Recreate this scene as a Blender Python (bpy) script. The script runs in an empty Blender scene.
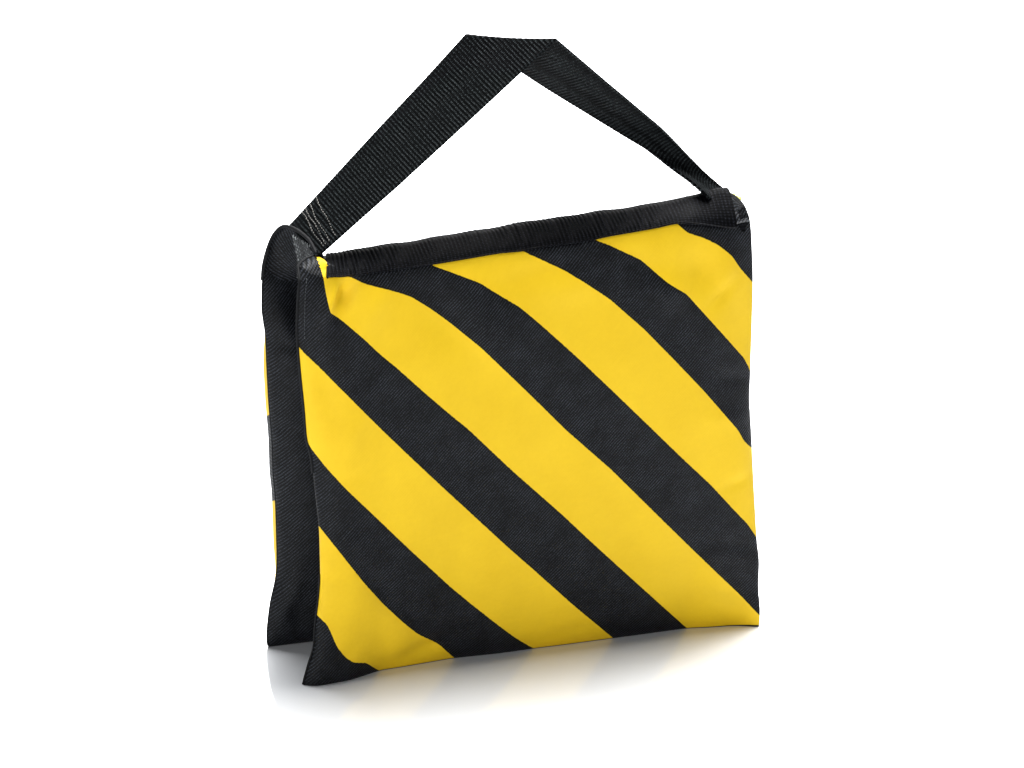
import bpy, bmesh, math, random
import numpy as np
from mathutils import Vector, noise
random.seed(7)
# all measures in metres: x along the bag, y away from the viewer, z up
#GEO
import numpy as np
BOTTOM = [ (-0.0000,0.0000),(0.0019,-0.0033),(0.0071,-0.0049),(0.0257,-0.0023),(0.0449,0.0058),(0.0564,0.0064),(0.0868,0.0098),(0.1139,0.0086),(0.1342,0.0095),(0.1486,0.0094),(0.1789,0.0101),(0.2010,0.0106),(0.2223,0.0113),(0.2354,0.0087),(0.2467,0.0075),(0.2546,0.0050),(0.2619,0.0006) ]
LEFT = [ (-0.0000,0.0000),(0.0024,0.0109),(0.0059,0.0222),(0.0066,0.0351),(0.0085,0.0483),(0.0097,0.0598),(0.0096,0.0907),(0.0076,0.1122),(0.0063,0.1325),(0.0036,0.1420),(0.0028,0.1586),(0.0009,0.1815),(-0.0000,0.1952),(-0.0004,0.2042),(0.0004,0.2210),(0.0010,0.2288),(0.0028,0.2370) ]
RIGHT = [ (0.2616,0.0003),(0.2621,0.0075),(0.2614,0.0166),(0.2607,0.0227),(0.2610,0.0406),(0.2596,0.0497),(0.2573,0.0826),(0.2558,0.1064),(0.2550,0.1182),(0.2536,0.1359),(0.2539,0.1504),(0.2541,0.1765),(0.2543,0.1996),(0.2541,0.2111),(0.2525,0.2369),(0.2512,0.2445),(0.2489,0.2492) ]
BAND_LOW = [ (0.0155,0.2322),(0.0291,0.2319),(0.0719,0.2335),(0.0829,0.2341),(0.1111,0.2362),(0.1244,0.2359),(0.1350,0.2371),(0.1607,0.2378),(0.1718,0.2394),(0.1982,0.2413),(0.2095,0.2429),(0.2253,0.2402),(0.2407,0.2363) ]
BAND_TOP = [ (0.0232,0.2362),(0.0918,0.2401),(0.1354,0.2427),(0.1815,0.2448),(0.2167,0.2470),(0.2275,0.2490),(0.2354,0.2514),(0.2440,0.2505),(0.2527,0.2451) ]
ARC = [ (0.0036,0.0030,0.2359),(0.0079,0.0070,0.2391),(0.0142,0.0120,0.2412),(0.0131,0.0220,0.2452),(0.0112,0.0350,0.2460),(0.0081,0.0440,0.2461),(0.0052,0.0500,0.2444),(0.0018,0.0540,0.2389),(-0.0011,0.0560,0.2306),(-0.0035,0.0560,0.2217),(-0.0044,0.0560,0.2133) ]
BACK_LEFT = [ (-0.0054,-0.0002),(-0.0065,0.0042),(-0.0051,0.0189),(-0.0032,0.0306),(-0.0003,0.0391),(0.0005,0.0509),(0.0003,0.0745),(0.0000,0.0922),(-0.0010,0.0982),(-0.0012,0.1215),(-0.0026,0.1420),(-0.0033,0.1623),(-0.0036,0.1796),(-0.0040,0.1883),(-0.0056,0.1924),(-0.0054,0.2027),(-0.0049,0.2140) ]
STRAP = [ ((0.0142,0.0100,0.2396),(0.0102,0.0500,0.2439)),((0.0186,0.0100,0.2431),(0.0145,0.0505,0.2478)),((0.0594,0.0100,0.2757),(0.0599,0.0500,0.2935)),((0.1025,0.0100,0.3115),(0.0844,0.0500,0.3175)),((0.1449,0.0100,0.3473),(0.1078,0.0500,0.3412)),((0.1755,0.0135,0.3185),(0.1497,0.0410,0.3107)),((0.2070,0.0180,0.2894),(0.1905,0.0310,0.2829)),((0.2261,0.0220,0.2693),(0.2091,0.0220,0.2710)),((0.2451,0.0270,0.2510),(0.2223,0.0140,0.2615)),((0.2515,0.0270,0.2446),(0.2277,0.0080,0.2567)),((0.2541,0.0260,0.2407),(0.2311,0.0060,0.2530)) ]
CORNER = [[(0.2448,0.0260,0.2490),(0.2456,0.0200,0.2458),(0.2416,0.0050,0.2426),(0.2419,0.0020,0.2334)],[(0.2507,0.0280,0.2461),(0.2505,0.0160,0.2460),(0.2463,0.0005,0.2431),(0.2465,-0.0010,0.2339)],[(0.2543,0.0300,0.2436),(0.2529,0.0130,0.2445),(0.2516,0.0018,0.2421),(0.2526,0.0002,0.2340)]]
def col(t, i): return [p[i] for p in t]
def ip(v, xs, ys): return np.interp(v, xs, ys)
def _soft(t, w=0.0045):
    z = np.linspace(0, max(col(t,1)), 260); zz, xx = np.array(col(t,1)), np.array(col(t,0))
    out = np.zeros_like(z)
    for q in np.linspace(-1, 1, 9):
        zc = np.clip(z+q*w*np.minimum(1, np.minimum(z, z[-1]-z)/w), 0, z[-1]); out += np.interp(zc, zz, xx)/9
    return z, out
LZ, LX = _soft(LEFT); RZ, RX = _soft(RIGHT)
BZ, BX = _soft([(x, max(z, 0.0)) for x, z in BACK_LEFT], 0.006)
def xl(z): return ip(z, LZ, LX)
def xr(z): return ip(z, RZ, RX)
_gx = np.linspace(-0.02, 0.29, 1200)
def _dense(t, w):
    y = np.interp(_gx, col(t,0), col(t,1)); k = np.hanning(w); k /= k.sum()
    return np.convolve(np.pad(y, w//2, 'edge'), k, 'same')[w//2:w//2+len(y)]
_sy = _dense(BOTTOM, 61); _zb = _dense(BAND_LOW, 41); _zr = _dense(BAND_TOP, 41)
def seam_y(x): return ip(x, _gx, _sy)
def zb(x): return ip(x, _gx, _zb)+0.0004
def zr(x): return ip(x, _gx, _zr)+0.0024
def ssm(a, b, v):
    t = np.clip((v-a)/(b-a), 0, 1); return t*t*(3-2*t)
def gs(x, z, cx, cz, ax, az, rot=0.0):
    c, s = np.cos(rot), np.sin(rot)
    dx, dz = x-cx, z-cz
    p, q = (c*dx+s*dz)/ax, (-s*dx+c*dz)/az
    return np.exp(-(p*p+q*q))
def front_y(x, z):
    """outer face of the front pouch: seam plane, minus the sand-filled bulge, minus the creases"""
    zt = zb(x)+0.0028
    z0 = np.clip(z, 0, zt)
    a, b = xl(z0), xr(z0)
    u = np.clip((x-a)/(b-a), 0, 1); v = np.clip(z0/zt, 0, 1)
    bx = (1-np.abs(2*u-1)**5.0)**0.62
    bz = (1-np.abs(2*v-1)**4.0)**0.70
    amp = 0.0125 - 0.0035*ssm(0.45, 1.0, v)
    base = seam_y(x)*(1-v)**1.5
    w = 0.0
    # sag hollow under the top webbing, heavier sand low down
    w += 0.0050*gs(x, z, 0.0170, 0.2185, 0.0036, 0.011, -0.34)
    w += -0.0068*gs(x, z, 0.0252, 0.2230, 0.0042, 0.010, -0.45)
    w += 0.0010*gs(x, z, 0.030, 0.150, 0.006, 0.03, -0.5) - 0.0010*gs(x, z, 0.012, 0.175, 0.005, 0.02, 0.2)
    w += 0.0022*gs(x, z, 0.040, 0.215, 0.008, 0.015, -0.42)
    w += -0.0030*gs(x, z, 0.078, 0.205, 0.012, 0.022, 0.5)
    w += 0.0022*gs(x, z, 0.105, 0.197, 0.014, 0.02, 0.3)
    w += -0.0032*gs(x, z, 0.222, 0.216, 0.013, 0.014, 0.6)
    w += 0.0028*gs(x, z, 0.206, 0.206, 0.012, 0.010, -0.7)
    w += 0.0024*gs(x, z, 0.238, 0.216, 0.008, 0.016, 0.2)
    w += -0.0018*gs(x, z, 0.190, 0.222, 0.014, 0.008, -0.5)
    w += -0.0028*gs(x, z, 0.070, 0.012, 0.020, 0.0055, 0.38)
    w += 0.0022*gs(x, z, 0.052, 0.020, 0.012, 0.010, 0.5)
    w += -0.0020*gs(x, z, 0.043, 0.052, 0.006, 0.022, 0.65)
    w += -0.0022*gs(x, z, 0.020, 0.012, 0.012, 0.004, 0.9)
    w += -0.0015*gs(x, z, 0.246, 0.022, 0.016, 0.0045, -0.35)
    w += 0.0016*gs(x, z, 0.250, 0.110, 0.010, 0.03, 0.0)
    w += -0.0018*gs(x, z, 0.252, 0.180, 0.010, 0.020, 0.3) + 0.0014*gs(x, z, 0.150, 0.214, 0.016, 0.008, 0.1) - 0.0012*gs(x, z, 0.128, 0.224, 0.018, 0.006, 0.2)
    for cx, cz, ax, az, rot, am in ((0.016, 0.118, 0.014, 0.0040, 0.25, -0.0011), (0.020, 0.084, 0.016, 0.0045, -0.2, 0.0010), (0.018, 0.062, 0.012, 0.0035, 0.35, -0.0010),
            (0.246, 0.150, 0.014, 0.0042, -0.3, -0.0013), (0.244, 0.128, 0.016, 0.0050, -0.15, 0.0011), (0.248, 0.090, 0.012, 0.0040, 0.25, -0.0011),
            (0.247, 0.052, 0.013, 0.0040, -0.35, -0.0012), (0.236, 0.202, 0.013, 0.0042, 0.75, -0.0014), (0.150, 0.010, 0.020, 0.0040, 0.15, -0.0008), (0.105, 0.014, 0.016, 0.0040, -0.2, 0.0008)):
        w += am*gs(x, z, cx, cz, ax, az, rot)
    w += 0.00045*np.sin(x*95+z*38+1.0)*np.sin(z*61-x*30)
    return base - amp*bx*bz - w*np.tanh(bx*bz*1.8)
#ENDGEO
PRINT = [[(0.2100,0.2424),(0.2159,0.2370),(0.2249,0.2333),(0.2333,0.2284),(0.2406,0.2218),(0.2456,0.2141),(0.2549,0.2028)],
[(0.1644,0.2379),(0.1718,0.2347),(0.1890,0.2251),(0.1975,0.2168),(0.2031,0.2117),(0.2138,0.2042),(0.2223,0.1939),(0.2329,0.1811),(0.2489,0.1617),(0.2510,0.1577),(0.2549,0.1500)],
[(0.1227,0.2367),(0.1247,0.2353),(0.1313,0.2319),(0.1464,0.2236),(0.1562,0.2169),(0.1706,0.2059),(0.1775,0.1991),(0.1897,0.1870),(0.2060,0.1686),(0.2245,0.1471),(0.2453,0.1210),(0.2493,0.1137),(0.2580,0.1045)],
[(0.0723,0.2341),(0.0749,0.2326),(0.0828,0.2292),(0.0988,0.2219),(0.1044,0.2177),(0.1197,0.2072),(0.1273,0.2001),(0.1350,0.1925),(0.1523,0.1748),(0.1702,0.1556),(0.1953,0.1282),(0.2143,0.1074),(0.2295,0.0913),(0.2449,0.0728),(0.2528,0.0636),(0.2606,0.0515)],
[(0.0133,0.2559),(0.0174,0.2360),(0.0204,0.2327),(0.0236,0.2324),(0.0287,0.2311),(0.0361,0.2273),(0.0466,0.2239),(0.0549,0.2207),(0.0615,0.2177),(0.0714,0.2104),(0.0821,0.2014),(0.0982,0.1867),(0.1216,0.1612),(0.1457,0.1342),(0.1709,0.1088),(0.2210,0.0525),(0.2504,0.0201),(0.2625,0.0058)],
[(0.0128,0.2532),(0.0132,0.2443),(0.0145,0.2363),(0.0146,0.2280),(0.0143,0.2189),(0.0145,0.2159),(0.0192,0.2118),(0.0233,0.2086),(0.0346,0.1976),(0.0413,0.1901),(0.0528,0.1790),(0.0673,0.1640),(0.0806,0.1508),(0.0913,0.1405),(0.1156,0.1140),(0.1445,0.0842),(0.1665,0.0603),(0.1984,0.0264),(0.2233,-0.0006)],
[(-0.0006,0.1958),(0.0027,0.1917),(0.0096,0.1844),(0.0253,0.1666),(0.0431,0.1460),(0.0559,0.1318),(0.0733,0.1127),(0.0807,0.1046),(0.1154,0.0672),(0.1290,0.0530),(0.1519,0.0286),(0.1667,0.0134),(0.1784,0.0012)],
[(0.0032,0.1435),(0.0052,0.1380),(0.0127,0.1271),(0.0214,0.1161),(0.0403,0.0949),(0.0584,0.0745),(0.0711,0.0606),(0.0817,0.0488),(0.0945,0.0360),(0.1112,0.0198),(0.1210,0.0105),(0.1342,-0.0006)],
[(0.0095,0.0922),(0.0183,0.0795),(0.0332,0.0577),(0.0444,0.0430),(0.0549,0.0314),(0.0642,0.0221),(0.0726,0.0156),(0.0783,0.0114),(0.0862,0.0023)],
[(0.0078,0.0407),(0.0123,0.0361),(0.0151,0.0286),(0.0172,0.0228),(0.0226,0.0149),(0.0271,0.0116),(0.0349,0.0092),(0.0394,0.0048),(0.0447,-0.0004)]]

def phase(x, z):
    """which printed band a point of the cloth lies in (whole numbers at the edges between yellow and black)"""
    x = np.asarray(x, float); z = np.asarray(z, float)
    Z = []
    for b in PRINT:
        bx = np.array(col(b,0)); bz = np.array(col(b,1))
        gx = np.linspace(-0.03, 0.30, 2400)
        zz = np.interp(gx, bx, bz)
        zz = np.where(gx < bx[0], bz[0]+(bx[0]-gx)*1.05, zz)
        zz = np.where(gx > bx[-1], bz[-1]-(gx-bx[-1])*1.05, zz)
        k = np.hanning(35); k /= k.sum()
        zz = np.convolve(np.pad(zz, 17, 'edge'), k, 'valid')
        zz = np.interp(x, gx, zz)
        Z.append(zz)
    ph = np.where(z > Z[0], 1-(z-Z[0])/0.045, 0.0)
    for k in range(len(Z)-1):
        m = (z <= Z[k]) & (z > Z[k+1])
        ph = np.where(m, k+1+(Z[k]-z)/np.maximum(Z[k]-Z[k+1], 1e-5), ph)
    m = z <= Z[-1]
    ph = np.where(m, len(Z)+(Z[-1]-z)/0.045, ph)
    return np.clip(ph, 0.15, len(Z)+0.8)

sc = bpy.context.scene
C = sc.collection
# ------------------------------------------------------------------ materials
def new_mat(name):
    m = bpy.data.materials.new(name); m.use_nodes = True
    n = m.node_tree; n.nodes.clear()
    o = n.nodes.new('ShaderNodeOutputMaterial'); b = n.nodes.new('ShaderNodeBsdfPrincipled')
    n.links.new(b.outputs[0], o.inputs[0])
    return m, n, b
def nd(n, typ, **kw):
    x = n.nodes.new(typ)
    for k, v in kw.items(): setattr(x, k, v)
    return x
def math_(n, op, a, b=None, c=None):
    x = n.nodes.new('ShaderNodeMath'); x.operation = op
    for i, v in enumerate((a, b, c)):
        if v is None: continue
        if isinstance(v, (int, float)): x.inputs[i].default_value = v
        else: n.links.new(v, x.inputs[i])
    return x.outputs[0]
def mixc(n, f, a, b):
    x = n.nodes.new('ShaderNodeMix'); x.data_type = 'RGBA'
    for i, v in ((0, f), (6, a), (7, b)):
        if isinstance(v, (int, float)): x.inputs[i].default_value = v
        elif isinstance(v, tuple): x.inputs[i].default_value = v
        else: n.links.new(v, x.inputs[i])
    return x.outputs[2]
def ramp(n, f, stops):
    r = n.nodes.new('ShaderNodeValToRGB'); n.links.new(f, r.inputs[0])
    e = r.color_ramp.elements
    e[0].position, e[0].color = stops[0]; e[1].position, e[1].color = stops[1]
    for p, c in stops[2:]:
        q = e.new(p); q.color = c
    return r.outputs[0]
def noise_(n, vec, scale, detail=2.0, rough=0.5):
    t = n.nodes.new('ShaderNodeTexNoise'); t.inputs['Scale'].default_value = scale
    t.inputs['Detail'].default_value = detail; t.inputs['Roughness'].default_value = rough
    n.links.new(vec, t.inputs['Vector']); return t.outputs['Fac']

def weave_height(n, uv, pitch, warp=0.0):
    """fine diagonal twill: ridges running up to the right, broken into single threads"""
    sx = nd(n, 'ShaderNodeSeparateXYZ'); n.links.new(uv, sx.inputs[0])
    nz = noise_(n, uv, 130.0, 2.0)
    x, y = sx.outputs[0], sx.outputs[1]
    d = math_(n, 'ADD', math_(n, 'MULTIPLY', math_(n, 'SUBTRACT', x, math_(n, 'MULTIPLY', y, 0.95)), 2*math.pi/pitch),
              math_(n, 'MULTIPLY', nz, 3.0))
    ridge = math_(n, 'MULTIPLY_ADD', math_(n, 'SINE', d), 0.5, 0.5)
    e = math_(n, 'MULTIPLY', math_(n, 'ADD', x, y), 2*math.pi/(pitch*0.8))
    th = math_(n, 'MULTIPLY_ADD', math_(n, 'SINE', e), 0.5, 0.5)
    return math_(n, 'ADD', math_(n, 'MULTIPLY', ridge, 0.75), math_(n, 'MULTIPLY', th, 0.25))

BLACK = (0.0036, 0.0041, 0.0051, 1)
def black_shade(n, uv, h, base=BLACK):
    fleck = noise_(n, uv, 1500.0, 2.0, 0.7)
    lit = tuple(c*10.0 for c in base[:3])+(1,)
    dark = tuple(c*0.15 for c in base[:3])+(1,)
    tone = noise_(n, uv, 75.0, 3.0, 0.65)
    f = math_(n, 'MULTIPLY', math_(n, 'MULTIPLY_ADD', h, 1.1, -0.05), math_(n, 'MULTIPLY_ADD', fleck, 2.0, -0.40))
    f = math_(n, 'MULTIPLY', f, math_(n, 'MULTIPLY_ADD', tone, 1.1, 0.45))
    return ramp(n, f, [(0.05, dark), (0.75, lit), (0.35, base)])

def uv_of(n):
    a = nd(n, 'ShaderNodeUVMap'); return a.outputs[0]

def fabric_black(name):
    m, n, b = new_mat(name)
    uv = uv_of(n); h = weave_height(n, uv, 0.00195)
    n.links.new(black_shade(n, uv, h), b.inputs['Base Color'])
    b.inputs['Roughness'].default_value = 0.50; b.inputs['Specular IOR Level'].default_value = 0.11
    b.inputs['Sheen Weight'].default_value = 0.0
    bp = nd(n, 'ShaderNodeBump'); bp.inputs['Strength'].default_value = 0.85; bp.inputs['Distance'].default_value = 0.00022
    n.links.new(h, bp.inputs['Height']); n.links.new(bp.outputs[0], b.inputs['Normal'])
    return m

def fabric_striped(name):
    m, n, b = new_mat(name)
    uv = uv_of(n); h = weave_height(n, uv, 0.00195)
    at = nd(n, 'ShaderNodeAttribute', attribute_name='print_band')
    edge = math_(n, 'MULTIPLY_ADD', noise_(n, uv, 900.0, 1.0), 0.014, -0.507)
    pp = math_(n, 'PINGPONG', math_(n, 'ADD', at.outputs['Fac'], edge), 1.0)
    f = nd(n, 'ShaderNodeMapRange', interpolation_type='SMOOTHSTEP')
    f.inputs['From Min'].default_value = 0.494; f.inputs['From Max'].default_value = 0.506
    n.links.new(pp, f.inputs['Value']); f = f.outputs[0]
    n1 = noise_(n, uv, 26.0, 4.0, 0.6); n2 = noise_(n, uv, 420.0, 3.0, 0.7)
    mott = math_(n, 'ADD', math_(n, 'MULTIPLY', n1, 0.7), math_(n, 'MULTIPLY', n2, 0.3))
    yel = ramp(n, mott, [(0.30, YEL_A), (0.70, YEL_B)])
    rim = nd(n, 'ShaderNodeMapRange', interpolation_type='SMOOTHSTEP')      # solid ink where the two printed colours overlap
    rim.inputs['From Min'].default_value = 0.465; rim.inputs['From Max'].default_value = 0.485
    n.links.new(pp, rim.inputs['Value'])
    blk = mixc(n, math_(n, 'MULTIPLY', rim.outputs[0], 0.75), black_shade(n, uv, h), (0.002, 0.002, 0.002, 1))
    n.links.new(mixc(n, f, blk, yel), b.inputs['Base Color'])
    r = math_(n, 'MULTIPLY_ADD', f, 0.08, 0.50); n.links.new(r, b.inputs['Roughness'])
    n.links.new(math_(n, 'MULTIPLY_ADD', f, 0.08, 0.11), b.inputs['Specular IOR Level'])
    bp = nd(n, 'ShaderNodeBump'); bp.inputs['Distance'].default_value = 0.00022
    n.links.new(math_(n, 'MULTIPLY_ADD', f, -0.72, 0.85), bp.inputs['Strength'])
    n.links.new(h, bp.inputs['Height']); n.links.new(bp.outputs[0], b.inputs['Normal'])
    return m
YEL_A = (0.71, 0.455, 0.008, 1); YEL_B = (0.78, 0.515, 0.012, 1)

def webbing_mat(name, base, lit, spec=0.3):
    """heavy nylon webbing: the ribs are real relief, the threads are colour and bump (u = length, v = width, in metres)"""
    m, n, b = new_mat(name)
    uv = uv_of(n)
    sx = nd(n, 'ShaderNodeSeparateXYZ'); n.links.new(uv, sx.inputs[0])
    nz = noise_(n, uv, 260.0, 2.0)
    a = math_(n, 'MULTIPLY_ADD', math_(n, 'SINE', math_(n, 'ADD', math_(n, 'MULTIPLY', sx.outputs[1], 2*math.pi/0.0011), math_(n, 'MULTIPLY', nz, 2.5))), 0.5, 0.5)
    c = math_(n, 'MULTIPLY_ADD', math_(n, 'SINE', math_(n, 'ADD', math_(n, 'MULTIPLY', sx.outputs[0], 2*math.pi/0.0021), math_(n, 'MULTIPLY', nz, 1.5))), 0.5, 0.5)
    h = math_(n, 'ADD', math_(n, 'MULTIPLY', a, 0.4), math_(n, 'MULTIPLY', c, 0.6))
    fl = noise_(n, uv, 1100.0, 2.0, 0.75)
    f = math_(n, 'MULTIPLY', h, math_(n, 'MULTIPLY_ADD', fl, 2.2, -0.45))
    n.links.new(ramp(n, f, [(0.08, tuple(v*0.4 for v in base)+(1,)), (0.85, lit+(1,)), (0.42, base+(1,))]), b.inputs['Base Color'])
    b.inputs['Roughness'].default_value = 0.6; b.inputs['Specular IOR Level'].default_value = spec
    bp = nd(n, 'ShaderNodeBump'); bp.inputs['Strength'].default_value = 0.6; bp.inputs['Distance'].default_value = 0.0003
    n.links.new(h, bp.inputs['Height']); n.links.new(bp.outputs[0], b.inputs['Normal'])
    return m
def plain(name, colr, rough=0.6, spec=0.3, ns=600.0, var=0.25):
    m, n, b = new_mat(name)
    tc = nd(n, 'ShaderNodeTexCoord')
    f = noise_(n, tc.outputs['Object'], ns, 2.0)
    n.links.new(ramp(n, f, [(0.3, tuple(c*(1-var) for c in colr)+(1,)), (0.7, tuple(min(1, c*(1+var)) for c in colr)+(1,))]), b.inputs['Base Color'])
    b.inputs['Roughness'].default_value = rough; b.inputs['Specular IOR Level'].default_value = spec
    return m

M_strip = fabric_striped('striped_fabric'); M_black = fabric_black('black_fabric')
M_strap = webbing_mat('handle_webbing', (0.0014, 0.0018, 0.0021), (0.042, 0.050, 0.053), 0.03)
M_band = webbing_mat('top_webbing', (0.0013, 0.0015, 0.0022), (0.014, 0.015, 0.020), 0.04)
M_tail = webbing_mat('tail_webbing', (0.016, 0.018, 0.020), (0.22, 0.235, 0.24), 0.3)
M_pipe = plain('binding_tape', (0.006, 0.0065, 0.0075), 0.65, 0.12)
M_thread = plain('grey_thread', (0.13, 0.125, 0.115), 0.5, 0.4)
M_dthread = plain('dark_thread', (0.035, 0.04, 0.045), 0.5, 0.4)
M_tape = plain('pale_seam_tape', (0.62, 0.63, 0.55), 0.7, 0.2)
M_ytape = plain('yellow_tape_end', (0.66, 0.66, 0.18), 0.7, 0.2)

# ------------------------------------------------------------------ mesh helpers
def grid_mesh(name, P, UV, mat, parent, closed_thickness=0.0, attr=None, flip=False):
    """P: (nu,nv,3) array -> one mesh object with uv and smooth shading"""
    nu, nv = P.shape[:2]
    idx = np.arange(nu*nv).reshape(nu, nv)
    a, b, c, d = idx[:-1, :-1], idx[1:, :-1], idx[1:, 1:], idx[:-1, 1:]
    F = np.stack([a, d, c, b] if flip else [a, b, c, d], -1).reshape(-1, 4)
    V = P.reshape(-1, 3); U = UV.reshape(-1, 2)
    A = None if attr is None else np.asarray(attr, float).reshape(-1)
    if closed_thickness:
        du = np.gradient(P, axis=0); dv = np.gradient(P, axis=1)
        N = np.cross(du, dv); N /= np.maximum(np.linalg.norm(N, axis=2, keepdims=True), 1e-12)
        if flip: N = -N
        V2 = (P - N*closed_thickness).reshape(-1, 3)
        off = nu*nv
        F2 = F[:, ::-1]+off
        rim = list(idx[:, 0])+list(idx[-1, 1:])+list(idx[-2::-1, -1])+list(idx[0, -2:0:-1])
        R = []
        for k in range(len(rim)):
            p, q = rim[k], rim[(k+1) % len(rim)]
            R.append([p, p+off, q+off, q] if flip else [q, q+off, p+off, p])
        F = np.concatenate([F, F2, np.array(R)]); V = np.concatenate([V, V2]); U = np.concatenate([U, U])
        if A is not None: A = np.concatenate([A, A])
    return raw_mesh(name, V, F, U, mat, parent, A)
def raw_mesh(name, V, F, U, mat, parent, A=None, fm=None):
    me = bpy.data.meshes.new(name)
    me.from_pydata(V.tolist(), [], F.tolist()); me.update()
    uvl = me.uv_layers.new(name='UVMap')
    li = np.zeros(len(me.loops), np.int32); me.loops.foreach_get('vertex_index', li)
    uvl.data.foreach_set('uv', U[li].astype(np.float32).ravel())
    if A is not None:
        at = me.attributes.new('print_band', 'FLOAT', 'POINT'); at.data.foreach_set('value', A.astype(np.float32))
    mats = mat if isinstance(mat, (list, tuple)) else [mat]
    for m in mats: me.materials.append(m)
    if fm is not None: me.polygons.foreach_set('material_index', fm.astype(np.int32))
    me.polygons.foreach_set('use_smooth', [True]*len(me.polygons))
    me.update()
    o = bpy.data.objects.new(name, me); C.objects.link(o); o.parent = parent
    return o
def tube_arrays(pts, r, seg=8):
    pts = [Vector(p) for p in pts]; V = []; F = []; n = len(pts)
    prev = None
    for i, p in enumerate(pts):
        t = (pts[min(i+1, n-1)]-pts[max(i-1, 0)]).normalized()
        a = prev if prev is not None else (Vector((0, 0, 1)) if abs(t.z) < .9 else Vector((1, 0, 0)))
        a = (a-t*a.dot(t)).normalized(); prev = a; b = t.cross(a)
        for k in range(seg):
            w = 2*math.pi*k/seg; V.append(p+(a*math.cos(w)+b*math.sin(w))*r)
    for i in range(n-1):
        for k in range(seg):
            F.append([i*seg+k, i*seg+(k+1) % seg, (i+1)*seg+(k+1) % seg, (i+1)*seg+k])
    V.append(pts[0]); V.append(pts[-1]); c0, c1 = n*seg, n*seg+1
    for k in range(seg):
        F.append([c0, (k+1) % seg, k]); F.append([c1, (n-1)*seg+k, (n-1)*seg+(k+1) % seg])
    return V, F
def tubes(name, lines, r, mat, parent, seg=8):
    V = []; F = []
    for l in lines:
        v, f = tube_arrays(l, r, seg); o = len(V)
        V += v; F += [[i+o for i in q] for q in f]
    me = bpy.data.meshes.new(name); me.from_pydata([tuple(v) for v in V], [], F); me.materials.append(mat)
    me.polygons.foreach_set('use_smooth', [True]*len(me.polygons)); me.update()
    o = bpy.data.objects.new(name, me); C.objects.link(o); o.parent = parent; return o
def smooth_curve(pts, n):
    """dense points along a Catmull-Rom curve through pts"""
    pts = np.array(pts, float)
    d = np.concatenate([[0], np.cumsum(np.linalg.norm(np.diff(pts, axis=0), axis=1))])
    out = []
    P = np.vstack([2*pts[0]-pts[1], pts, 2*pts[-1]-pts[-2]])
    for s in np.linspace(0, d[-1], n):
        i = min(np.searchsorted(d, s, 'right')-1, len(pts)-2); i = max(i, 0)
        t = (s-d[i])/max(d[i+1]-d[i], 1e-9)
        p0, p1, p2, p3 = P[i], P[i+1], P[i+2], P[i+3]
        out.append(0.5*((2*p1)+(-p0+p2)*t+(2*p0-5*p1+4*p2-p3)*t*t+(-p0+3*p1-3*p2+p3)*t**3))
    return np.array(out)

# ------------------------------------------------------------------ the bag
root = bpy.data.objects.new('sandbag', None); C.objects.link(root)
root.empty_display_size = 0.05
root['label'] = 'saddle sandbag with yellow and black diagonal stripes and a black webbing carrying handle'
root['category'] = 'sandbag'

ARC_A = np.array(ARC[2:])
def section(x, n, end=1.0):
    """cross-section of the cloth saddle at length x: front seam, over the ridge, down to the rear seam"""
    b = float(zb(x)); b += (0.2440-b)*math.exp(-((0.2500-x)/0.008)**2)*end; r = float(zr(x)); h = max(r-b, 0.004)
    k = [(-0.0022, 0.0), (-0.0002, 0.27), (0.0030, 0.53), (0.0075, 0.80), (0.0122, 1.0), (0.0175, 0.88), (0.0260, 0.05), (0.036, -0.9), (0.046, -1.9), (0.0520, -2.7), (0.0545, -3.4)]
    return smooth_curve([(x, y, b+h*t) for y, t in k], n)
def saddle_point_rows(xs, nt, x_start=0.0):
    arc = smooth_curve(ARC_A, nt)
    rows = []
    for x in xs:
        s = x-x_start
        base = arc + np.array([s, 0, -0.10*s])
        w = float(ssm(0.002, 0.013, s))
        sec = section(max(x+0.0085*(1-min(1, s/0.02)), 0.012), nt)
        rows.append(base*(1-w)+sec*w if w < 1 else sec)
    return np.array(rows)

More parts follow.
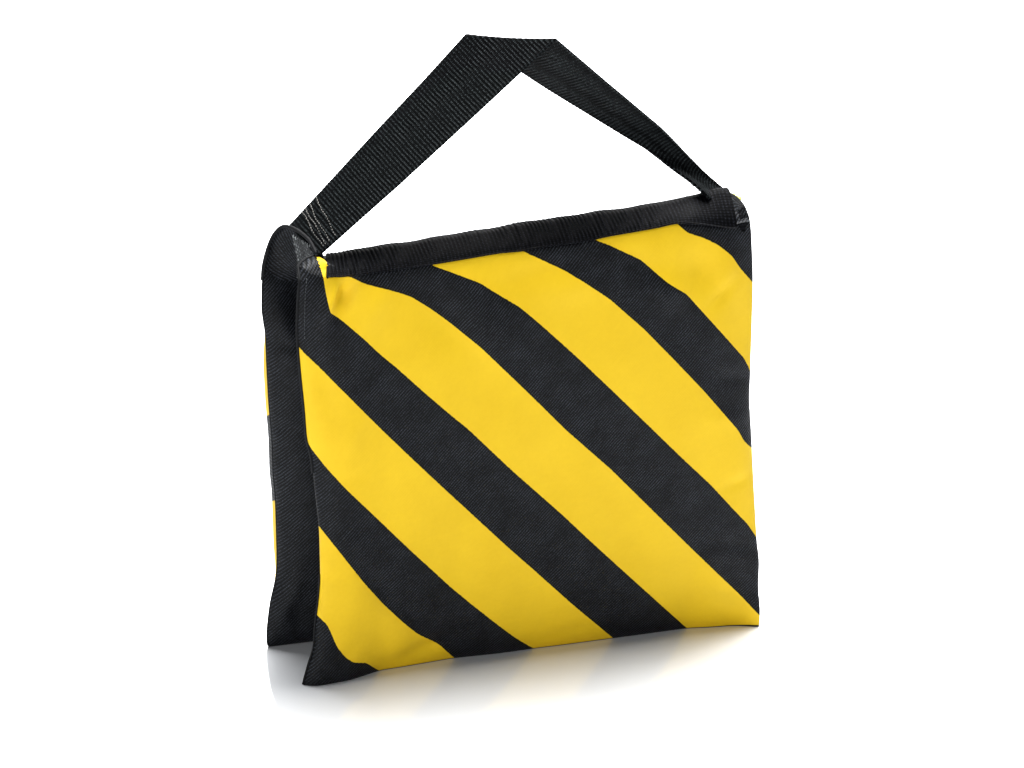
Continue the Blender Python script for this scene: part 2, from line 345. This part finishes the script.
# --- pouch shells: outline grid shared by an outer and an inner face
NU, NV = 340, 300
def spread(n, p=0.55):
    """0..1 parameters packed more densely near both ends"""
    t = np.linspace(0, 1, n); return (1-p)*t + p*(0.5-0.5*np.cos(np.pi*t))
def front_pouch():
    us, vs = spread(NU), spread(NV)
    zt_of = lambda x: zb(x)+0.0025
    Pf = np.zeros((NU, NV, 3)); Pb = np.zeros((NU, NV, 3)); A = np.zeros((NU, NV))
    bx_, by_ = col(BOTTOM, 0), col(BOTTOM, 1)
    U, Vv = np.meshgrid(us, vs, indexing='ij')
    xb0, xb1 = bx_[0], bx_[-1]
    # left and right outlines (x by height); heights follow the top edge
    xtop = 0.0136+U*(0.2500-0.0136)
    ztop = zt_of(xtop)
    ztop = ztop + (0.2405-ztop)*np.exp(-((xtop-0.0136)/0.0040)**2)
    ztop = ztop + (0.2468-ztop)*np.exp(-((0.2500-xtop)/0.008)**2)
    Z = Vv*ztop
    zl = np.array(list(LZ)+[0.2390, 0.2405]); xll = np.array(list(LX)+[0.0075, 0.0136])
    XL = np.interp(Vv*0.2405, zl, xll); XR = np.interp(Vv*0.2475, RZ, RX)
    X = XL+(XR-XL)*U
    # the front, following the left outline's true heights near the edge
    Z = Z*(1-np.exp(-U/0.03)) + Vv*0.2405*np.exp(-U/0.03)
    Y = front_y(X, Z)
    topin = ssm(0.982, 1.0, Vv)
    Y = Y + topin*0.0024
    # gathered top corner at the handle end turns inwards
    Y = Y + 0.0105*np.exp(-U/0.012)*ssm(0.955, 1.0, Vv)
    # no point of the cloth under the floor; the lowest rows flatten under the load
    Pf = np.stack([X, Y, np.maximum(Z, 0.0001)], -1)
    e = (1-np.abs(2*U-1)**5)**0.6*(1-np.abs(2*Vv-1)**4)**0.7
    Yb = seam_y(X)*(1-Vv)**1.5 + topin*0.0024 + 0.0105*np.exp(-U/0.012)*ssm(0.955, 1.0, Vv) + 0.0115*e + 0.0006*np.sin(X*70+Z*55)*e
    Pb = np.stack([X, Yb, np.maximum(Z, 0.0001)], -1)
    A = phase(X, Z)
    return Pf, Pb, A
def shell(name, Pf, Pb, A, parent):
    nu, nv = Pf.shape[:2]
    idx = np.arange(nu*nv).reshape(nu, nv)
    # inner face shares the rim vertices of the outer face
    inner = np.zeros((nu, nv), int); inner[...] = -1
    inner[0, :] = idx[0, :]; inner[-1, :] = idx[-1, :]; inner[:, 0] = idx[:, 0]; inner[:, -1] = idx[:, -1]
    cnt = nu*nv
    ii = np.arange((nu-2)*(nv-2)).reshape(nu-2, nv-2)+cnt; inner[1:-1, 1:-1] = ii
    V = np.concatenate([Pf.reshape(-1, 3), Pb[1:-1, 1:-1].reshape(-1, 3)])
    U = V[:, [0, 2]].copy()
    def quads(g, rev):
        a, b, c, d = g[:-1, :-1], g[1:, :-1], g[1:, 1:], g[:-1, 1:]
        q = np.stack([a, b, c, d], -1).reshape(-1, 4); return q[:, ::-1] if rev else q
    F = np.concatenate([quads(idx, False), quads(inner, True)])
    fm = np.concatenate([np.zeros((nu-1)*(nv-1)), np.ones((nu-1)*(nv-1))])
    At = np.concatenate([A.reshape(-1), np.full((nu-2)*(nv-2), 0.3)])
    return raw_mesh(name, V, F, U, [M_strip, M_black], parent, At, fm)
Pf, Pb, A = front_pouch()
pouch = shell('pouch', Pf, Pb, A, root)
pouch['label'] = 'front pouch with its striped face towards the viewer'

# rear pouch: outer striped face away from the viewer, black inner face showing at the left
def rear_pouch():
    nu, nv = 170, 200
    us, vs = spread(nu, 0.8), spread(nv)
    U, V = np.meshgrid(us, vs, indexing='ij')
    H = 0.232
    Z = V*(H-0.020*ssm(0.03, 0.12, U))
    XL = np.interp(Z, list(BZ)+[0.2235, 0.232], list(BX)+[-0.0032, -0.0008]); XR = xr(Z)-0.012
    X = XL+(XR-XL)*U
    ex = (1-np.abs(2*U-1)**6)**0.60; ez = (1-np.abs(2*V-1)**4)**0.6
    e = ex*ez
    yseam = 0.0538+0.0015*V
    cre = 0.0016*gs(X, Z, 0.004, 0.178, 0.010, 0.0035, -0.1) + 0.0014*gs(X, Z, 0.003, 0.130, 0.009, 0.003, 0.25) \
        - 0.0022*gs(X, Z, 0.004, 0.028, 0.006, 0.016, -0.3) + 0.002*gs(X, Z, 0.010, 0.018, 0.006, 0.010, 0.5) + 0.0006*np.sin(Z*90+X*120)*e
    Yi = yseam - 0.0165*e*(1-ssm(0.72, 0.98, V)) + cre*np.minimum(1, e*2)
    Yo = yseam + 0.0150*e
    Zf = np.maximum(Z, 0.0006)
    # the striped face wraps a little round the end of the bag
    wrap = 0.0048*np.sin(np.pi*np.clip(U/0.05, 0, 1))*ssm(0.08, 0.26, V)*(1-ssm(0.70, 0.88, V))
    Pi = np.stack([X, Yi, Zf], -1); Po = np.stack([X-wrap, Yo+wrap*0.4, Zf], -1)
    ph = 1+(0.1855-Z-0.95*(X+0.004))/0.0480
    return Po, Pi, np.where(ph < 0.15, 0.15+0*ph, ph)
Po, Pi, A2 = rear_pouch()
# the grid runs the other way round so that normals point outwards
rp = shell('pouch', Po[::-1], Pi[::-1], A2[::-1], root)
rp['label'] = 'rear pouch with its plain black inner face'

# --- saddle cloth joining the two pouches over the top
xs = np.concatenate([np.linspace(0, 0.02, 30), np.linspace(0.0205, 0.2508, 260)])
NT = 60
S = saddle_point_rows(xs, NT)
# right-hand end closes down over the seam
for i, x in enumerate(xs):
    w = float(ssm(0.236, 0.2495, x)); S[i, :, 2] -= 0.004*w*w; S[i, :, 0] += 0.0
S[:, :12, 1] += 0.0038*np.exp(-(xs[:, None]/0.018)**4)*np.cos(np.arange(12)[None, :]/12*np.pi/2)
lenT = np.concatenate([[0], np.cumsum(np.linalg.norm(np.diff(S[150], axis=0), axis=1))])
UVs = np.stack(np.meshgrid(xs, lenT, indexing='ij'), -1)
ph = phase(S[..., 0], S[..., 2]); ph = ph*0+0.3
ph = np.where(S[..., 0] > 0.0195, 0.3, ph)
saddle = grid_mesh('saddle_panel', S, UVs, M_strip, root, closed_thickness=0.0009, attr=ph)

# --- ribbed webbing sewn along the ridge
def ribs(u, v, pitch, amp):
    """transverse cords of the webbing with a slight wander"""
    ph = 2*np.pi*u/pitch + 0.8*np.sin(v*260)+0.5*np.sin(u*310+v*140)
    return amp*(0.5+0.5*np.sin(ph))**0.7
bx = np.linspace(0.0152, 0.2435, 1000)
nT = 64
B = np.zeros((len(bx), nT, 3))
for i, x in enumerate(bx):
    tt = (x-bx[0])/(bx[-1]-bx[0])
    # the left end is cut square across the ridge, so it leans back a little
    sec = section(max(x, 0.0155), 90, 0.0)
    keep = smooth_curve(sec[:62], nT)
    lean = 0.26*(1-float(ssm(0.0, 0.03, x-bx[0])))
    keep[:, 0] += lean*(keep[:, 1]+0.002)
    B[i] = keep
du = np.gradient(B, axis=0); dv = np.gradient(B, axis=1)
N = np.cross(du, dv); N /= np.linalg.norm(N, axis=2, keepdims=True)
if N[450, 20, 2] < 0: N = -N
lt = np.concatenate([[0], np.cumsum(np.linalg.norm(np.diff(B[450], axis=0), axis=1))])
Ug, Vg = np.meshgrid(bx, lt, indexing='ij')
wave = 0.0004*np.sin(Ug*210)*np.sin(Ug*57+1)
B2 = B + N*(0.0010+(ribs(Ug+0.15*Vg+0.0009*np.sin(Ug*83)+0.0005*np.sin(Ug*271+Vg*90), Vg, 0.0025, 0.00048)*(0.65+0.5*np.sin(Ug*47+Vg*60))+wave)*ssm(0.0, 0.003, Ug-bx[0]))[..., None]
band = grid_mesh('top_webbing', B2, np.stack([Ug, Vg], -1), M_band, root, closed_thickness=0.0012, flip=False)

# --- carrying handle: one strip of webbing, folded over at its highest point
def ribbon(sections, step, nv, bend=0.0):
    near = np.array([s[0] for s in sections]); far = np.array([s[1] for s in sections])
    mid = (near+far)/2
    d = np.concatenate([[0], np.cumsum(np.linalg.norm(np.diff(mid, axis=0), axis=1))])
    n = int(d[-1]/step); s = np.linspace(0, d[-1], n)
    def at(P):
        Q = np.stack([np.interp(s, d, P[:, k]) for k in range(3)], 1)
        return Q
    a, b = at(near), at(far)
    w = max(3, int(bend/step))
    def sm(Q):
        K = np.hanning(w+2)[1:-1]; K /= K.sum()
        Qp = np.vstack([np.repeat(Q[:1], w//2, 0), Q, np.repeat(Q[-1:], w-1-w//2, 0)])
        return np.stack([np.convolve(Qp[:, k], K, 'valid') for k in range(3)], 1)
    a, b = sm(a), sm(b)
    v = np.linspace(0, 1, nv)
    P = a[:, None, :]*(1-v)[None, :, None]+b[:, None, :]*v[None, :, None]
    return P, s, v
P, s, v = ribbon(STRAP, 0.00045, 70, 0.0022)
du = np.gradient(P, axis=0); dv = np.gradient(P, axis=1)
N = np.cross(du, dv); N /= np.linalg.norm(N, axis=2, keepdims=True)
W = 0.042
Ug, Vg = np.meshgrid(s, v*W, indexing='ij')
L = s[-1]
# webbing cups slightly across its width and undulates along its length
cup = 0.0009*np.sin(np.pi*Vg/W)*np.sin(s[:, None]*26+0.6)
FOLD = 4
m_i = int(np.argmin(np.linalg.norm(P[:, 0]-np.array(STRAP[FOLD][0]), axis=1)))   # the crease at the top
def frame(i0, i1):
    e1 = P[i1, 0]-P[i0, 0]; e1 /= np.linalg.norm(e1)
    w_ = P[i0, -1]-P[i0, 0]; w_ -= e1*w_.dot(e1); w_ /= np.linalg.norm(w_); return e1, w_
i3 = int(len(s)*0.12); i4 = int(m_i*0.78)
e1, w1 = frame(i3, i4); e2, w2 = frame(m_i+12, int(m_i+(len(s)-m_i)*0.55))
Ug = np.where(np.arange(len(s))[:, None] <= m_i, (P-P[0, 0]).dot(e1), (P-P[m_i, 0]).dot(e2)+0.31)
fine = ribs(Ug+0.10*Vg, Vg, 0.0021, 0.00018)
sg = 1.0 if N[40, 30, 2] > 0 else -1.0
P2 = P + (N*sg)*(0.0016+fine+cup)[..., None]
handle = grid_mesh('handle', P2, np.stack([Ug, Vg], -1), M_strap, root, closed_thickness=0.0015, flip=(sg < 0))
def on_strap(i, vv, lift=0.0022):
    i = int(np.clip(i, 0, len(s)-1)); j = int(np.clip(vv*(len(v)-1), 0, len(v)-1))
    return P[i, j] + N[i, j]*sg*(lift+0.0006) + N[i, j]*sg*0.0009*math.sin(math.pi*vv)*math.sin(s[i]*26+.6)
def row(at, v0, v1, skew, wob, n=15, gap=0.42):
    out = []
    for k in range(n):
        t0 = v0+(v1-v0)*k/n; t1 = t0+(v1-v0)/n*(1-gap)
        l = []
        for q in range(4):
            t = t0+(t1-t0)*q/3
            off = skew*(t-0.5)+wob*math.sin(t*9+at*900)
            l.append(on_strap((at+off)/s[-1]*(len(s)-1), t, 0.0019+0.0004*math.sin(math.pi*q/3)))
        out.append(l)
    return out
lines = []
for at in (0.0085, 0.0110, 0.0135, 0.0185): lines += row(at, 0.03, 0.97, 0.004, 0.0004, n=16)
tubes('stitching', lines, 0.00022, M_thread, handle, seg=5)
lines = []
for k in range(5): lines += row(L-0.0045-0.0026*k, 0.06, 0.95, -0.003, 0.0005, n=11)
tubes('stitching', lines, 0.00024, M_dthread, handle, seg=5)

# the sewn-down end of the handle, seen inside the tunnel between the pouches
tl = []
nz_, ny_ = 60, 60
TP = np.zeros((nz_, ny_, 3))
for i, a in enumerate(np.linspace(0, 1, nz_)):
    for j, b in enumerate(np.linspace(0, 1, ny_)):
        y = 0.0150+0.0245*b
        z = 0.2430-0.030*a + 0.006*b*a
        x = 0.0152-0.006*b+0.0025*a + 0.0012*math.sin(a*3.1)
        TP[i, j] = (x, y, z)
g = np.arange(nz_)[:, None]/nz_*0.024; h_ = np.arange(ny_)[None, :]/ny_*0.024
bump = 0.0006*(np.sin(g*2*np.pi/0.0024+0*h_)*np.sin(h_*2*np.pi/0.0024))
TP[..., 0] -= bump
tail = grid_mesh('handle_end', TP, np.stack([g+0*h_, h_+0*g], -1), M_tail, root, closed_thickness=0.0015)

# --- binding tape along the open edge of the saddle and the seams
arc = smooth_curve(ARC_A, 60)
left_seam = [(Pf[0, j, 0]-0.0002, Pf[0, j, 1], Pf[0, j, 2]) for j in range(NV-1, 150, -3)]
tubes('binding', [[tuple(p+np.array([-0.0002, 0, 0.0])) for p in arc]], 0.0010, M_pipe, saddle, seg=10)
tubes('binding', [left_seam], 0.0008, M_pipe, pouch, seg=8)
bottom_seam = [(Pf[i, 0, 0], Pf[i, 0, 1]+0.0002, 0.0004) for i in range(0, NU, 3)]
low_left = [(Pf[0, j, 0]-0.0003, Pf[0, j, 1]+0.0004, Pf[0, j, 2]+0.0004) for j in range(0, 95, 2)]
tubes('seam_edge', [bottom_seam], 0.0007, M_pipe, pouch, seg=8)
tubes('seam_edge', [low_left], 0.0006, M_pipe, pouch, seg=8)
rb = [(Po[i, 0, 0], Po[i, 0, 1], 0.0008) for i in range(0, Po.shape[0], 3)]
tubes('seam_edge', [rb], 0.0008, M_pipe, rp, seg=8)
rl = [(Po[0, j, 0]+0.0002, Po[0, j, 1]-0.0004, Po[0, j, 2]) for j in range(0, Po.shape[1], 3)]
tubes('seam_edge', [rl], 0.0005, M_pipe, rp, seg=8)

def loft(name, curves, n, mat, parent, thick):
    c = np.array([smooth_curve(k, n) for k in curves])
    G = np.array([smooth_curve(c[:, q], 24) for q in range(n)])
    L1 = np.linspace(0, 0.04, n)[:, None]; L2 = np.linspace(0, 0.02, 24)[None, :]
    nrm = np.cross(np.gradient(G, axis=0)[n//2, 12], np.gradient(G, axis=1)[n//2, 12])
    return grid_mesh(name, G, np.stack([L1+0*L2, L2+0*L1], -1), mat, parent, closed_thickness=thick, flip=bool(nrm[1] > 0))
fold = loft('corner_fold', CORNER, 40, M_band, root, 0.0008)
# top-stitching a few millimetres inside the black edge of the front pouch
st = []
for j in range(282, 232, -3):
    for off in (9,):
        a = Pf[off, j]; b = Pf[off, j-2]
        st.append([tuple(a+np.array([0, -0.0003, 0])), tuple((a+b)/2+np.array([0, -0.0005, 0])), tuple(b+np.array([0, -0.0003, 0]))])
tubes('stitching', st, 0.00022, M_dthread, pouch, seg=5)

# frayed pale tape end poking out at the far end of the handle
fr = []
for k in range(7):
    a = k/6
    fr.append([(0.2445+0.0115*a, 0.030+0.001*math.sin(k*2.1), 0.2452-0.0058*a), (0.2452+0.0115*a, 0.031, 0.2472-0.0060*a+0.0006*math.sin(k*3.3)), (0.2462+0.0112*a, 0.032, 0.2480-0.0068*a)])
tubes('frayed_tape', fr[:4], 0.0010, M_tape, root, seg=6)
ft = tubes('frayed_tape', fr[4:], 0.0011, M_ytape, root, seg=6); ft['label'] = 'yellow end of the frayed tape'

# ------------------------------------------------------------------ floor
def floor():
    m, n, b = new_mat('white_acrylic_floor')
    tc = nd(n, 'ShaderNodeTexCoord')
    f = noise_(n, tc.outputs['Object'], 3.0, 3.0)
    n.links.new(ramp(n, f, [(0.2, (0.70, 0.72, 0.75, 1)), (0.8, (0.715, 0.733, 0.76, 1))]), b.inputs['Base Color'])
    b.inputs['Roughness'].default_value = 0.06
    b.inputs['IOR'].default_value = 1.85
    me = bpy.data.meshes.new('floor'); S_ = 14
    me.from_pydata([(-S_, -S_, 0), (S_, -S_, 0), (S_, S_, 0), (-S_, S_, 0)], [], [(0, 1, 2, 3)]); me.materials.append(m)
    o = bpy.data.objects.new('floor', me); C.objects.link(o); o['kind'] = 'structure'
floor()

# ------------------------------------------------------------------ studio light
w = bpy.data.worlds.new('World'); sc.world = w; w.use_nodes = True
w.node_tree.nodes['Background'].inputs[0].default_value = (1, 1, 1, 1)
w.node_tree.nodes['Background'].inputs[1].default_value = 0.17
def softbox(name, loc, aim, size, power):
    l = bpy.data.lights.new(name, 'AREA'); l.shape = 'RECTANGLE'; l.size, l.size_y = size; l.energy = power
    l.color = (1.0, 0.995, 0.985)
    o = bpy.data.objects.new(name, l); C.objects.link(o); o.location = loc
    o.rotation_euler = (Vector(aim)-Vector(loc)).to_track_quat('-Z', 'Y').to_euler()
    return o
softbox('overhead_softbox', (0.70, 0.85, 3.1), (0.13, 0.2, 0.0), (2.0, 2.0), 410)
softbox('added_rear_fill', (1.45, 4.46, 1.79), (0.1, 0.0, 0.0), (2.6, 1.5), 90)  # added unseen panel, mirrored in the floor so the bag's reflection stands out
softbox('key_softbox', (-2.5, -2.5, 0.70), (0.13, 0.0, 0.12), (0.9, 0.9), 63)

# ------------------------------------------------------------------ camera
cam = bpy.data.cameras.new('camera'); co = bpy.data.objects.new('camera', cam); C.objects.link(co)
co.location = (-0.69383, -2.65582, 1.2265)
yaw, el = math.radians(17), math.radians(21)
fwd = Vector((math.sin(yaw)*math.cos(el), math.cos(yaw)*math.cos(el), -math.sin(el)))
co.rotation_euler = fwd.to_track_quat('-Z', 'Y').to_euler()
cam.sensor_width = 36; cam.lens = 5550/1024*36
cam.clip_start = 0.05; cam.clip_end = 200
sc.camera = co
sc.render.engine = 'CYCLES'
sc.view_settings.view_transform = 'Standard'; sc.view_settings.look = 'None'
sc.view_settings.gamma = 1; sc.view_settings.exposure = 0
sc.cycles.use_denoising = True
